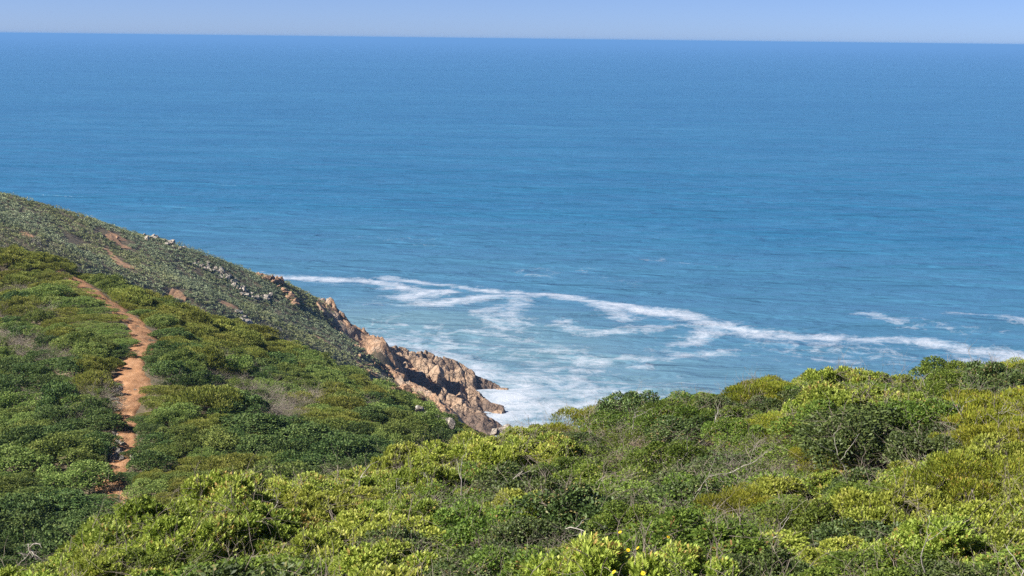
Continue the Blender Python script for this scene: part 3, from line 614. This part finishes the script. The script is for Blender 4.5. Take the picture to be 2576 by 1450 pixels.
def make_shrub(name, kind, seed, R, hgt, n, leaf, lobes=16, lsize=0.34, mat=None, style='leaf', wood='wood', stems=10):
    rr = np.random.default_rng(seed)
    P, d, lob = canopy_pts(rr, R, hgt, n, lobes, lsize)
    m = len(P); up = np.array([0, 0, 1.0])
    patch = 0.5 + 0.7 * fbm(P * 2.6 / R + seed, 3, seed)
    if style == 'rosette':                              # shoot tips with a whorl of upright leaves
        ax = unit(d * 0.55 + up * 0.9 + rr.normal(size=(m, 3)) * 0.25); k = 7
        az = rr.uniform(0, 6.283, m)[:, None] + np.arange(k)[None, :] * 2.4
        t1 = unit(np.cross(ax, rr.normal(size=(m, 3)))); t2 = np.cross(ax, t1)
        spread = np.linspace(0.35, 1.05, k)[None, :, None] * rr.uniform(.8, 1.2, (m, k, 1))
        radial = t1[:, None, :] * np.cos(az)[:, :, None] + t2[:, None, :] * np.sin(az)[:, :, None]
        A = unit((ax[:, None, :] * np.cos(spread) + radial * np.sin(spread)).reshape(-1, 3))
        Nn = unit((ax[:, None, :] * np.sin(spread) - radial * np.cos(spread)).reshape(-1, 3))
        B = (P[:, None, :] - ax[:, None, :] * (np.arange(k) * leaf[0] * 0.16)[None, :, None]).reshape(-1, 3)
        V, F = leaf_quads(B, A, Nn, leaf[0] * rr.uniform(.7, 1.2, len(B)), leaf[1] * rr.uniform(.8, 1.2, len(B)))
        tint = np.clip(np.repeat(0.30 + 0.55 * patch + rr.normal(size=m) * 0.12, k) + rr.normal(size=len(B)) * 0.10 + np.tile(np.linspace(0.12, -0.2, k), m), 0, 1)
    elif style == 'needle':                             # fine upright sprays
        A = unit(d * 0.6 + up * 1.0 + rr.normal(size=(m, 3)) * 0.35); Nn = unit(rr.normal(size=(m, 3)) + d)
        V, F = leaf_quads(P, A, Nn, leaf[0] * rr.uniform(.6, 1.4, m), leaf[1] * rr.uniform(.7, 1.3, m))
        tint = np.clip(0.25 + 0.6 * patch + rr.normal(size=m) * 0.2, 0, 1)
    else:
        A = unit(d * 0.7 + up * 0.25 + rr.normal(size=(m, 3)) * 0.75); Nn = unit(d * 0.8 + up * 0.5 + rr.normal(size=(m, 3)) * 0.45)
        V, F = leaf_quads(P, A, Nn, leaf[0] * rr.uniform(.6, 1.3, m), leaf[1] * rr.uniform(.7, 1.3, m))
        tint = np.clip(0.22 + 0.55 * patch + rr.normal(size=m) * 0.2, 0, 1)
    o = bpy.data.objects.new(name, None) if stems else None
    if stems: C.objects.link(o)
    fo = mesh_obj('foliage' if stems else name, V, F, mat, o, attrs={'tint': ('FACE', tint)})
    if stems:
        ps = []
        for i in range(stems + 5):
            e = lob[rr.integers(0, len(lob))]; q = e * rr.uniform(.6, .9); dd = e / (np.linalg.norm(e) + 1e-6) * .6 + [0, 0, .6] + rr.normal(size=3) * .5
            branching(rr, q, dd, R * rr.uniform(.4, .85), R * .0075, 1, 4, .45, .03, ps)
        for i in range(stems):
            e = lob[rr.integers(0, len(lob))] * np.array([1, 1, 1.05]); b = np.array([rr.normal() * .08 * R, rr.normal() * .08 * R, -0.15 * hgt])
            mid = (b + e) * 0.5 + rr.normal(size=3) * 0.08 * R; t = np.linspace(0, 1, 7)[:, None]
            ps.append(((1 - t) ** 2 * b + 2 * t * (1 - t) * mid + t ** 2 * e, R * 0.018 * np.linspace(1, .4, 7)))
        v, f = tubes(ps, 4); mesh_obj('branch', v, f, M[wood], o)
    return o or fo
def make_dry_shrub(name, seed, R, hgt, sticks, thick, leaves=0, mat=None):
    rr = np.random.default_rng(seed); ps = []
    for i in range(sticks):
        a = rr.uniform(0, 6.283); d = np.array([math.cos(a) * rr.uniform(.3, 1.2), math.sin(a) * rr.uniform(.3, 1.2), rr.uniform(.5, 1.1)])
        q = math.sqrt(rr.uniform()) * 0.5 * R
        branching(rr, [math.cos(a) * q, math.sin(a) * q, 0], d, hgt * rr.uniform(.8, 1.15), thick, 2, 3, 0.5, 0.03, ps)
    v, f = tubes(ps, 3); o = bpy.data.objects.new(name, None) if leaves else None
    if leaves: C.objects.link(o)
    tw = mesh_obj('twigs' if leaves else name, v, f, M['twig'], o)
    if leaves:
        P, d, _ = canopy_pts(rr, R, hgt * .85, leaves, 12, .33, .6); m = len(P)
        V, F = leaf_quads(P, unit(d + rr.normal(size=(m, 3))), unit(d + rr.normal(size=(m, 3))), 0.03 * rr.uniform(.6, 1.4, m), 0.016)
        mesh_obj('foliage', V, F, mat, o, attrs={'tint': ('FACE', rr.uniform(0.1, 0.8, m))})
    return o or tw
def dup(o, par=None):
    c = o.copy(); C.objects.link(c); c.parent = par
    for ch in list(o.children): dup(ch, c)
    return c
class Stock:
    """prototypes of one kind of plant; the first placements move the prototypes themselves, later ones copy them"""
    def __init__(s, protos): s.p = protos; s.u = [False] * len(protos)
    def place(s, loc, scale, rot, label, cat, group):
        i = rng.integers(0, len(s.p)); o = s.p[i]
        if s.u[i]: o = dup(o)
        s.u[i] = True
        o.location = loc; o.scale = scale; o.rotation_euler = rot; tag(o, label, cat, group); return o
    def tidy(s):
        for o, u in zip(s.p, s.u):
            if not u:
                for ch in list(o.children): bpy.data.objects.remove(ch)
                bpy.data.objects.remove(o)
def poisson(xy, rad, order=None):
    """greedy dart throwing with a radius per candidate"""
    cell = {}; keep = []; rmax = rad.max(); cs = rmax
    for i in range(len(xy)):
        cx, cy = int(math.floor(xy[i, 0] / cs)), int(math.floor(xy[i, 1] / cs)); ok = True
        for a in (-1, 0, 1):
            for b in (-1, 0, 1):
                for j in cell.get((cx + a, cy + b), ()):
                    if (xy[i, 0] - xy[j, 0]) ** 2 + (xy[i, 1] - xy[j, 1]) ** 2 < (0.5 * (rad[i] + rad[j])) ** 2: ok = False; break
                if not ok: break
            if not ok: break
        if ok: cell.setdefault((cx, cy), []).append(i); keep.append(i)
    return np.array(keep)
def pick(pp, seeds, jit):
    S = np.array([s[:2] for s in seeds], float); q = pp + rng.normal(size=pp.shape) * jit
    return [seeds[i][2] for i in ((q[:, None, :] - S[None]) ** 2).sum(2).argmin(1)]

# near slope -----------------------------------------------------------
near = {
 'rosette': Stock([make_shrub('waxy_shrub', 'r', 11 + i, .62, .62, 2100, (.050, .019), 24, .26, M['rosette'], 'rosette') for i in range(3)]),
 'green': Stock([make_shrub('leafy_shrub', 'g', 21 + i, .62, .60, 11500, (.036, .019), 26, .25, M['green']) for i in range(3)]),
 'dark': Stock([make_shrub('dark_shrub', 'd', 31 + i, .62, .64, 9500, (.040, .0205), 22, .27, M['dark']) for i in range(3)]),
 'olive': Stock([make_shrub('olive_shrub', 'o', 41 + i, .60, .58, 12500, (.042, .008), 26, .25, M['olive'], 'needle') for i in range(2)]),
 'dry': Stock([make_dry_shrub('dry_shrub', 51 + i, .55, .50, 22, .0065, 2600, M['green']) for i in range(3)]),
}
NS = [(50, 1430, 'rosette'), (250, 1390, 'rosette'), (400, 1330, 'rosette'), (560, 1290, 'rosette'), (700, 1260, 'rosette'), (850, 1220, 'rosette'), (960, 1160, 'rosette'), (1100, 1130, 'rosette'), (600, 1350, 'rosette'), (760, 1310, 'rosette'), (480, 1430, 'green'), (300, 1440, 'rosette'),
 (650, 1420, 'dark'), (720, 1400, 'green'), (850, 1410, 'green'), (1000, 1420, 'rosette'), (900, 1350, 'dark'), (820, 1355, 'dark'), (950, 1280, 'rosette'), (1050, 1245, 'dry'), (1000, 1300, 'dry'), (1120, 1220, 'dry'), (1100, 1330, 'dry'), (1060, 1390, 'green'), (1200, 1300, 'green'), (1180, 1380, 'dark'),
 (1250, 1180, 'green'), (1200, 1130, 'rosette'), (1330, 1090, 'rosette'), (1420, 1060, 'olive'), (1280, 1420, 'green'), (1300, 1240, 'rosette'), (1350, 1150, 'dark'), (1400, 1200, 'green'), (1500, 1090, 'dry'), (1640, 1140, 'dry'), (1720, 1230, 'dry'), (1880, 1080, 'dry'), (1700, 1060, 'dry'), (1580, 1240, 'dry'), (1950, 1200, 'dry'), (2420, 1010, 'dry'), (1470, 1130, 'dark'), (1540, 1190, 'dry'), (1600, 1090, 'dark'), (1600, 1030, 'green'), (1450, 1270, 'green'), (1400, 1330, 'dark'), (1500, 1360, 'rosette'), (1600, 1330, 'dry'), (1600, 1420, 'green'), (1560, 1280, 'green'),
 (1700, 1010, 'green'), (1700, 1100, 'green'), (1760, 1180, 'dark'), (1660, 1180, 'dark'), (1800, 1060, 'dark'), (1850, 1000, 'green'), (1850, 1110, 'dry'), (1900, 1150, 'dark'), (1800, 1270, 'green'), (1720, 1310, 'green'), (1900, 1230, 'olive'), (1850, 1330, 'dry'), (1760, 1400, 'rosette'),
 (1960, 980, 'olive'), (2000, 1040, 'green'), (2100, 970, 'rosette'), (2130, 1040, 'green'), (2080, 1100, 'green'), (2000, 1130, 'dry'), (2050, 1190, 'rosette'), (2120, 1180, 'rosette'), (2150, 1130, 'olive'), (2200, 1120, 'dark'), (2260, 1080, 'dark'), (2330, 1090, 'dark'), (2230, 1010, 'green'), (2330, 990, 'green'), (2280, 960, 'rosette'), (2430, 970, 'rosette'), (2400, 1040, 'dry'), (2450, 930, 'green'), (2540, 950, 'dark'), (2500, 980, 'dark'), (2480, 1080, 'olive'), (2550, 1040, 'olive'), (2420, 1120, 'olive'),
 (2280, 1180, 'rosette'), (2380, 1200, 'rosette'), (2500, 1200, 'rosette'), (2200, 1230, 'dark'), (2330, 1280, 'rosette'), (2450, 1290, 'rosette'), (2550, 1300, 'rosette'), (2230, 1320, 'rosette'), (2400, 1350, 'dark'), (2520, 1380, 'green'), (2420, 1430, 'green'), (2250, 1410, 'green'), (2120, 1300, 'green'), (2100, 1400, 'rosette'), (2000, 1300, 'rosette'), (1980, 1400, 'dark'), (2050, 1430, 'green')]
NLAB = {'rosette': 'waxy yellow green shrub', 'green': 'leafy fresh green shrub', 'dark': 'glossy dark green shrub', 'olive': 'fine leaved olive yellow shrub', 'dry': 'half bare grey twiggy shrub'}
def zone(px, py):
    col = 'left' if px < 640 else 'centre left' if px < 1288 else 'centre right' if px < 1930 else 'right'
    return col
n = 60000
yy2 = rng.uniform(6.3 ** 2, 37 ** 2, n) ** 0.5; xx2 = rng.uniform(-.58, .60, n) * (yy2 + 2)
cand = np.stack([xx2, yy2], 1); rad = 0.52 + 0.009 * yy2 + rng.uniform(0, 1, n) ** 2 * .42
k = poisson(cand, rad); cand, rad = cand[k], rad[k]; cz = gz(cand); pp = project(np.column_stack([cand, cz + .5]))
crest = np.array(FG); lim = np.interp(pp[:, 0], crest[:, 0], crest[:, 2]) * 1.16
ok = (cand[:, 1] < lim) & (pp[:, 0] > -420) & (pp[:, 0] < 3150) & (pp[:, 1] < 1900)
cand, rad, cz, pp = cand[ok], rad[ok], cz[ok], pp[ok]
kinds = pick(pp, NS, 48.0)
CELLX = [(-999, 'far left'), (330, 'lower left'), (700, 'left middle'), (1050, 'beneath the surf gap'), (1400, 'centre'), (1750, 'right of centre'), (2050, 'right middle'), (2330, 'far right')]
groups = {}
for i, (p, kd) in enumerate(zip(pp, kinds)):
    top = np.interp(p[0], crest[:, 0], crest[:, 1]); row = 'on the crest' if p[1] < top + 70 else 'on the upper slope' if p[1] < top + 230 else 'low on the slope'
    col = [b for a, b in CELLX if p[0] >= a][-1]; groups.setdefault((kd, row, col), []).append(i)
ORD = ['leftmost', 'second from left', 'third from left', 'fourth from left', 'fifth from left', 'sixth from left', 'seventh from left', 'eighth from left', 'ninth from left', 'tenth from left']
for (kd, row, col), ids in groups.items():
    ids.sort(key=lambda i: pp[i][0])
    for j, i in enumerate(ids):
        c, z = cand[i], cz[i]; s = rad[i] / 0.62 * 0.92 * rng.uniform(.92, 1.12)
        lab = f"{NLAB[kd]} {row}, {col}" + (f", {ORD[min(j, 9)]}" if len(ids) > 1 else '')
        near[kd].place((c[0], c[1], z - 0.05), (s * rng.uniform(.9, 1.3), s * rng.uniform(.85, 1.1), s * rng.uniform(.56, .92)), (rng.uniform(-.12, .12), rng.uniform(-.12, .12), rng.uniform(0, 6.28)), lab, 'shrub', f"{NLAB[kd]}s {row}, {col}")
for s in near.values(): s.tidy()
print('NEAR', len(cand))

SPEC = [(150, 1335, 53, 2.3, 'd', 'broad dark green bush filling the lower left corner below the path'), (268, 1042, 88, .72, 'g', 'small ball shaped grey green shrub standing alone on the left of the path'), (860, 1130, 79, 2.2, 'd', 'large dark green bush in the middle of the path spur'), (1040, 1100, 97, 1.5, 'd', 'dark green bush just below the white rocks on the spur'), (720, 1075, 86, 1.7, 'd', 'dark green bush left of the large dark one on the spur'), (600, 1180, 74, 2.0, 'o', 'broad olive bush low on the spur right of the path'), (180, 1160, 72, 2.1, 'g', 'broad green bush shading the lower path from the left')]
# path spur -------------------------------------------------------------
spur = {
 'g': Stock([make_shrub('thicket_shrub', 'g', 61 + i, 1.0, .95, 5600, (.075, .042), 26, .28, M['thicket_green'], stems=0) for i in range(3)]),
 'o': Stock([make_shrub('olive_thicket_shrub', 'o', 71 + i, 1.0, .9, 5600, (.10, .032), 26, .28, M['thicket_olive'], 'needle', stems=0) for i in range(3)]),
 'd': Stock([make_shrub('dark_thicket_shrub', 'd', 81 + i, 1.0, 1.05, 5200, (.075, .046), 24, .30, M['thicket_dark'], stems=0) for i in range(3)]),
 'x': Stock([make_dry_shrub('dry_thicket_shrub', 91 + i, 1.0, .75, 60, .014, 1800, M['thicket_green']) for i in range(2)]),
}
BS = [(30, 680, 'o'), (60, 720, 'x'), (130, 680, 'o'), (30, 760, 'o'), (120, 740, 'g'), (100, 790, 'g'), (200, 790, 'o'), (40, 800, 'd'), (230, 830, 'g'), (100, 850, 'x'), (160, 870, 'd'), (280, 870, 'g'), (320, 900, 'd'), (30, 880, 'g'), (60, 930, 'd'), (150, 930, 'd'), (230, 930, 'o'), (200, 980, 'g'), (100, 1000, 'x'), (220, 1010, 'x'), (50, 1050, 'g'), (150, 1060, 'd'), (230, 1080, 'd'), (80, 1130, 'd'), (180, 1130, 'g'), (200, 1200, 'd'), (60, 1200, 'g'), (100, 1260, 'd'), (200, 1270, 'd'), (40, 1320, 'd'), (150, 1320, 'd'), (280, 1310, 'd'), (60, 1380, 'd'), (200, 1360, 'd'),
 (290, 740, 'g'), (320, 760, 'o'), (400, 775, 'o'), (430, 800, 'o'), (480, 800, 'o'), (370, 790, 'g'), (430, 850, 'o'), (500, 850, 'o'), (550, 820, 'o'), (400, 890, 'd'), (460, 900, 'g'), (600, 860, 'o'), (560, 900, 'g'), (650, 900, 'o'), (700, 880, 'o'), (760, 910, 'g'), (720, 940, 'g'), (800, 950, 'g'), (860, 960, 'o'), (640, 930, 'd'), (500, 940, 'x'), (560, 945, 'x'), (640, 1000, 'x'), (720, 1005, 'x'), (410, 955, 'x'), (900, 1050, 'x'), (30, 840, 'x'), (300, 960, 'x'), (440, 950, 'd'), (600, 970, 'x'), (680, 990, 'x'), (750, 1020, 'x'), (560, 1000, 'g'), (420, 1000, 'o'), (500, 1030, 'o'), (450, 1060, 'g'), (380, 1050, 'd'), (620, 1040, 'd'), (700, 1050, 'o'), (800, 1010, 'o'), (870, 1030, 'o'), (930, 1000, 'g'), (950, 1040, 'd'), (1000, 1040, 'g'), (1050, 1070, 'd'), (900, 1080, 'd'), (840, 1110, 'd'), (780, 1080, 'g'), (720, 1080, 'd'), (640, 1100, 'd'), (560, 1100, 'g'), (500, 1110, 'o'), (450, 1120, 'g'), (400, 1120, 'g'), (350, 1110, 'd'), (350, 1160, 'd'), (420, 1180, 'o'), (500, 1180, 'g'), (600, 1160, 'o'), (700, 1140, 'g'), (640, 1190, 'g'), (540, 1210, 'o'), (420, 1230, 'o'), (360, 1250, 'g'), (460, 1260, 'g'), (780, 1150, 'd'), (900, 1130, 'd'), (1000, 1090, 'g'), (1100, 1080, 'd'), (1100, 1040, 'g'), (1180, 1070, 'o')]
BLAB = {'g': 'rounded mid green shrub', 'o': 'olive green wind clipped shrub', 'd': 'dark green dense shrub', 'x': 'dry grey twiggy shrub'}
n = 90000
yy2 = rng.uniform(42 ** 2, 162 ** 2, n) ** 0.5; xx2 = rng.uniform(-.47, .10, n) * yy2
cand = np.stack([xx2, yy2], 1); rad = 0.78 + 0.0066 * yy2 + rng.uniform(0, 1, n) ** 3 * 1.0
cl = clear_of_tracks(cand); rad = np.minimum(rad, np.maximum(0.55, 0.75 + 0.8 * cl)); ok = cl > np.where(cand[:, 1] > 106, 0.58, 0.36) * rad; cand, rad = cand[ok], rad[ok]
CLEAR += [(*pt(*q[:3])[:2], q[3] * .85) for q in SPEC]
for x, y, r in CLEAR:
    ok = np.hypot(cand[:, 0] - x, cand[:, 1] - y) > r + 0.35 * rad; cand, rad = cand[ok], rad[ok]
k = poisson(cand, rad); cand, rad = cand[k], rad[k]; cl = clear_of_tracks(cand); cz = gz(cand); pp = project(np.column_stack([cand, cz + .6]))
crest = np.array(BC); lim = np.interp(pp[:, 0], crest[:, 0], crest[:, 2]) * 1.05
foot = np.interp(pp[:, 0], [a[0] for a in FG], [a[1] for a in FG])
ok = (cand[:, 1] < lim) & (pp[:, 0] > -330) & (pp[:, 0] < 1420) & (pp[:, 1] < foot + 90)
cand, rad, cz, pp, cl = cand[ok], rad[ok], cz[ok], pp[ok], cl[ok]
kinds = pick(pp, BS, 24.0); cnt = {}; rest = []
low = np.ones(len(cand))                            # shrubs stay knee high where the walkers' line along the path is open
for a in PATH:
    if a[2] > 60:
        m = (cand[:, 1] < a[2]) & (cand[:, 1] > a[2] - (22 if a[2] > 84 else 7)) & (np.abs(pp[:, 0] - a[0]) < 34) & (pp[:, 1] > a[1] - 25); low[m] = np.minimum(low[m], 0.38)
for a in [(1056, 117), (1071, 116), (1100, 115), (1118, 114), (1133, 113)]:
    m = (cand[:, 1] < a[1]) & (cand[:, 1] > a[1] - 20) & (np.abs(pp[:, 0] - a[0]) < 42); low[m] = np.minimum(low[m], 0.4)
order = np.argsort(cand[:, 1])
for i in order:
    c, r, z, p, kd = cand[i], rad[i], cz[i], pp[i], kinds[i]
    s = r * 0.90 * rng.uniform(.9, 1.15); side = 'left of path' if p[0] < np.interp(p[1], [a[1] for a in PATH[::-1]], [a[0] for a in PATH[::-1]]) else 'right of path'
    cnt[kd] = cnt.get(kd, 0) + 1
    part = 'beside the path' if cl[i] < 1.6 else 'in the thicket'
    far = 'upper' if p[1] < 900 else 'lower'
    if cnt[kd] > 560: continue
    spur[kd].place((c[0], c[1], z - 0.06), (s * rng.uniform(.85, 1.4), s * rng.uniform(.8, 1.15), s * rng.uniform(.48, .95) * low[i] * (1.35 if cl[i] < 1.3 and side[0] == 'l' and c[1] < 112 else 1.0)), (0, 0, rng.uniform(-.7, .7) + rng.choice([0, 3.14159])), f"{BLAB[kd]} {part}, {far} spur, {side}", 'shrub', f"{BLAB[kd]}s {part} on the {far} spur, {side}")
for q in SPEC:
    p = pt(*q[:3]); zz = gz(p[None, :2])[0]; spur[q[4]].place((p[0], p[1], zz - .05), (q[3], q[3], q[3] * .72), (0, 0, q[0]), q[5], 'shrub', None)
for s in spur.values(): s.tidy()
print('SPUR', len(cand), cnt)

# far slope: scrub that reads as one mass -------------------------------
n = 150000
yy2 = rng.uniform(240, 415, n); xx2 = rng.uniform(-.54, 0.02, n) * yy2
cand = np.stack([xx2, yy2], 1); rad = 0.7 + 2.3 * rng.uniform(size=n) ** 3; k = poisson(cand, rad); cand, rad = cand[k], rad[k]
cl = clear_of_tracks(cand); cz = gz(cand); pp = project(np.column_stack([cand, cz]))
cre = np.array(CC); lim = np.interp(pp[:, 0], cre[:, 0], cre[:, 2]) + 6
cliff = np.interp(pp[:, 1], [750, 770, 790, 850, 910, 960, 1010], [806, 830, 835, 872, 945, 1005, 1090])
ok = (cl > rng.uniform(-.9, .7, len(cl))) & (cz > 4) & (cand[:, 1] < lim) & ((pp[:, 1] < 752) | (pp[:, 0] < cliff + rng.normal(size=len(pp)) * 6))
cand, rad, cz, pp = cand[ok], rad[ok], cz[ok], pp[ok]
gap = fbm(cand * np.array([.09, .05]), 3, 77) > .60 - .25 * fbm(cand * .02, 2, 78)
cand, rad, cz, pp = cand[~gap], rad[~gap], cz[~gap], pp[~gap]
hue = np.clip(0.42 + 0.6 * fbm(cand * 0.035, 3, 71) + 0.12 * rng.normal(size=len(cand)) + 0.45 * fbm(cand * 0.09, 2, 72), 0, 1) ** 1.3
hgt = rad * (0.45 + 0.25 * fbm(cand * 0.03, 2, 73))
per = 80; m = len(cand) * per
d = rng.normal(size=(m, 3)); d = unit(d); d[:, 2] = np.abs(d[:, 2]); kk = np.repeat(np.arange(len(cand)), per)
P = np.stack([cand[kk, 0] + d[:, 0] * rad[kk] * .62, cand[kk, 1] + d[:, 1] * rad[kk] * .62, cz[kk] - .08 + d[:, 2] * hgt[kk] * rng.uniform(.8, 1.15, m)], 1)
V, F = leaf_quads(P, unit(d * .6 + [0, 0, .5] + rng.normal(size=(m, 3)) * .5), unit(d + [0, 0, .4] + rng.normal(size=(m, 3)) * .45), rng.uniform(.16, .40, m), rng.uniform(.10, .22, m))
tint = np.clip(0.52 + 0.55 * fbm(cand * .05, 3, 75)[kk] + 0.12 * rng.normal(size=len(cand))[kk] + rng.normal(size=m) * .13, 0, 1)
scrub = mesh_obj('scrub', V, F, M['scrub'], attrs={'tint': ('FACE', tint), 'hue': ('FACE', hue[kk])})
tag(scrub, 'low grey green coastal scrub covering the far headland slope', 'scrub', None, 'stuff')
print('SCRUB', len(cand))

# dead wood and flowers ---------------------------------------------------
def near_spot(px, py, lift=0.5):
    """a point among the shrub tops of the near slope"""
    r = ray([px], [py])[0]; t = np.geomspace(5, 34, 700); P = r[None, :] * t[:, None] + np.array([0, 0, H]); b = np.nonzero(P[:, 2] < gz(P[:, :2]) + lift)[0]
    return P[b[0]] if len(b) else P[-1]
DEAD = [(1740, 1215, .9, (.5, -.3, .9), 'bleached dead branch forked above the dark hollow'), (1420, 1290, .8, (.5, -.2, .9), 'thin bare stick leaning right among green shrubs'), (1290, 1200, .6, (-.1, -.2, 1), 'short upright grey stick on the middle of the near slope'), (1660, 1130, .9, (.9, -.2, .35), 'crooked grey branch over the dark shrub'), (1820, 1160, .8, (.8, -.4, .5), 'grey branch curving over the dark hollow from the right'),
 (1780, 1060, .7, (.1, -.3, 1), 'pale stubby dead stem under the crest, beside bright leaves'), (2243, 985, .7, (-.15, -.1, 1), 'single pale curved stem standing on the skyline dip'), (2450, 1040, .8, (.4, -.3, .9), 'grey bare bush of branches under the right skyline'), (2430, 1040, .7, (-.5, -.3, .8), 'bare grey fork left of the twiggy bush near the skyline'), (2130, 1150, .8, (0, -.2, 1), 'slender upright bare stem between green shrubs'), (2550, 1430, .7, (.5, -.2, .8), 'thick pale forked branch at the lower right corner'), (2330, 1390, .6, (-.4, -.2, .7), 'bent dry branch among leaves low on the right'),
 (1930, 1320, .6, (.4, -.4, .5), 'dry forked branch lying on the shrub tops'), (1580, 1330, .7, (-.7, -.3, .5), 'dry grey spray of twigs above yellow flowers'), (1040, 1250, .8, (-.5, -.3, .9), 'straight dead stalk leaning left over dry twigs'), (1090, 1200, .7, (-.3, -.2, 1), 'tallest dead stalk in the dry patch'), (1160, 1225, .8, (.6, -.2, .8), 'dead stalk leaning right in the dry patch'), (690, 1260, .5, (.3, -.1, 1), 'thin stick rising from bright shrubs on the left crest'), (905, 1200, .6, (-.2, -.1, 1), 'bare twig standing on the left crest below the sea gap'), (1590, 1060, .8, (-.3, -.2, .9), 'tangled bare branch on the crest at the surf edge'), (1300, 1090, .6, (.1, -.1, 1), 'bare upright twig in front of the surf'), (2330, 965, .45, (.2, 0, 1), 'bare twig poking out of the right skyline')]
for i, (px, py, L, d, lab) in enumerate(DEAD):
    rr = np.random.default_rng(300 + i); g = near_spot(px, py + 18, .45); dist = g[1]
    ps = branching(rr, (0, 0, -0.12), d, L * .8, .004 + .00026 * dist, 2 if i % 3 else 1, 3, .45, .02)
    v, f = tubes(ps, 5); o = mesh_obj('dead_branch', v, f, M['bleached']); o.location = g; tag(o, lab, 'dead branch')
rr = np.random.default_rng(400); g = pt(92, 1392, 42)
ps = branching(rr, (0, 0, 0), (-.1, 0, 1), 1.0, .04, 2, 4, .4, .0)
v, f = tubes(ps[1:], 6); o = bpy.data.objects.new('dead_tree', None); C.objects.link(o); mesh_obj('branches', v, f, M['bleached'], o); v, f = tubes(ps[:1], 7); mesh_obj('trunk', v, f, M['bleached'], o); o.location = (g[0], g[1], g[2] - .2); tag(o, 'bleached dead little tree standing before dark bushes at lower left', 'dead tree')
fk = N('yellow_petal'); M['petal'] = fk.surf(fk.principled((0.75, 0.52, 0.02, 1), 0.6, 0.2))
fl = None
for i, (px, py) in enumerate([(1580, 1385), (1565, 1392), (1555, 1402), (1605, 1380), (1600, 1412), (1545, 1440), (1618, 1443), (1680, 1352), (1560, 1340), (1540, 1365), (1585, 1330), (1690, 1350)]):
    g = near_spot(px, py, .62)
    if fl is None:
        a = np.repeat(np.arange(9) * 0.698, 1); A = np.stack([np.cos(a), np.sin(a), 0.25 + 0 * a], 1)
        V, F = leaf_quads(np.zeros((9, 3)), unit(A), np.tile([[0, 0, 1.0]], (9, 1)), .026, .016)
        fl = bpy.data.objects.new('flower', None); C.objects.link(fl); mesh_obj('petals', V, F, M['petal'], fl); Vc, Fc = ico(1); mesh_obj('flower_head', Vc * [.009, .009, .006] + [0, 0, .004], Fc, M['petal'], fl); o = fl
    else: o = dup(fl)
    o.location = g; o.rotation_euler = (rng.uniform(.3, 1.0), rng.uniform(-.4, .4), rng.uniform(0, 6)); o.scale = (.8,) * 3; tag(o, 'small yellow flower in the green shrubs at bottom centre', 'flower', 'yellow flowers at bottom centre')

# ------------------------------------------------------------------ sea air
top = max(float(GZ.max()) + 3.0, H + 2.0); hx, hy0, hy1 = 62000.0, -60.0, 46000.0
hv = [(x, y, z) for x in (-hx, hx) for y in (hy0, hy1) for z in (-9.0, top)]
hf = np.array([[0, 1, 3, 2], [4, 6, 7, 5], [0, 4, 5, 1], [2, 3, 7, 6], [0, 2, 6, 4], [1, 5, 7, 3]])
hm = bpy.data.materials.new('sea_air'); hm.use_nodes = True; ht = hm.node_tree; ht.nodes.clear()
ho = ht.nodes.new('ShaderNodeOutputMaterial'); pv = ht.nodes.new('ShaderNodeVolumePrincipled')
pv.inputs['Color'].default_value = (0.18, 0.42, 0.82, 1); pv.inputs['Density'].default_value = 1.25e-4; pv.inputs['Anisotropy'].default_value = 0.0
ht.links.new(pv.outputs[0], ho.inputs['Volume'])
tag(mesh_obj('haze', hv, hf, hm), kind='stuff')
print('HILLTOP', GZ.max(), GXY[GZ.argmax()])
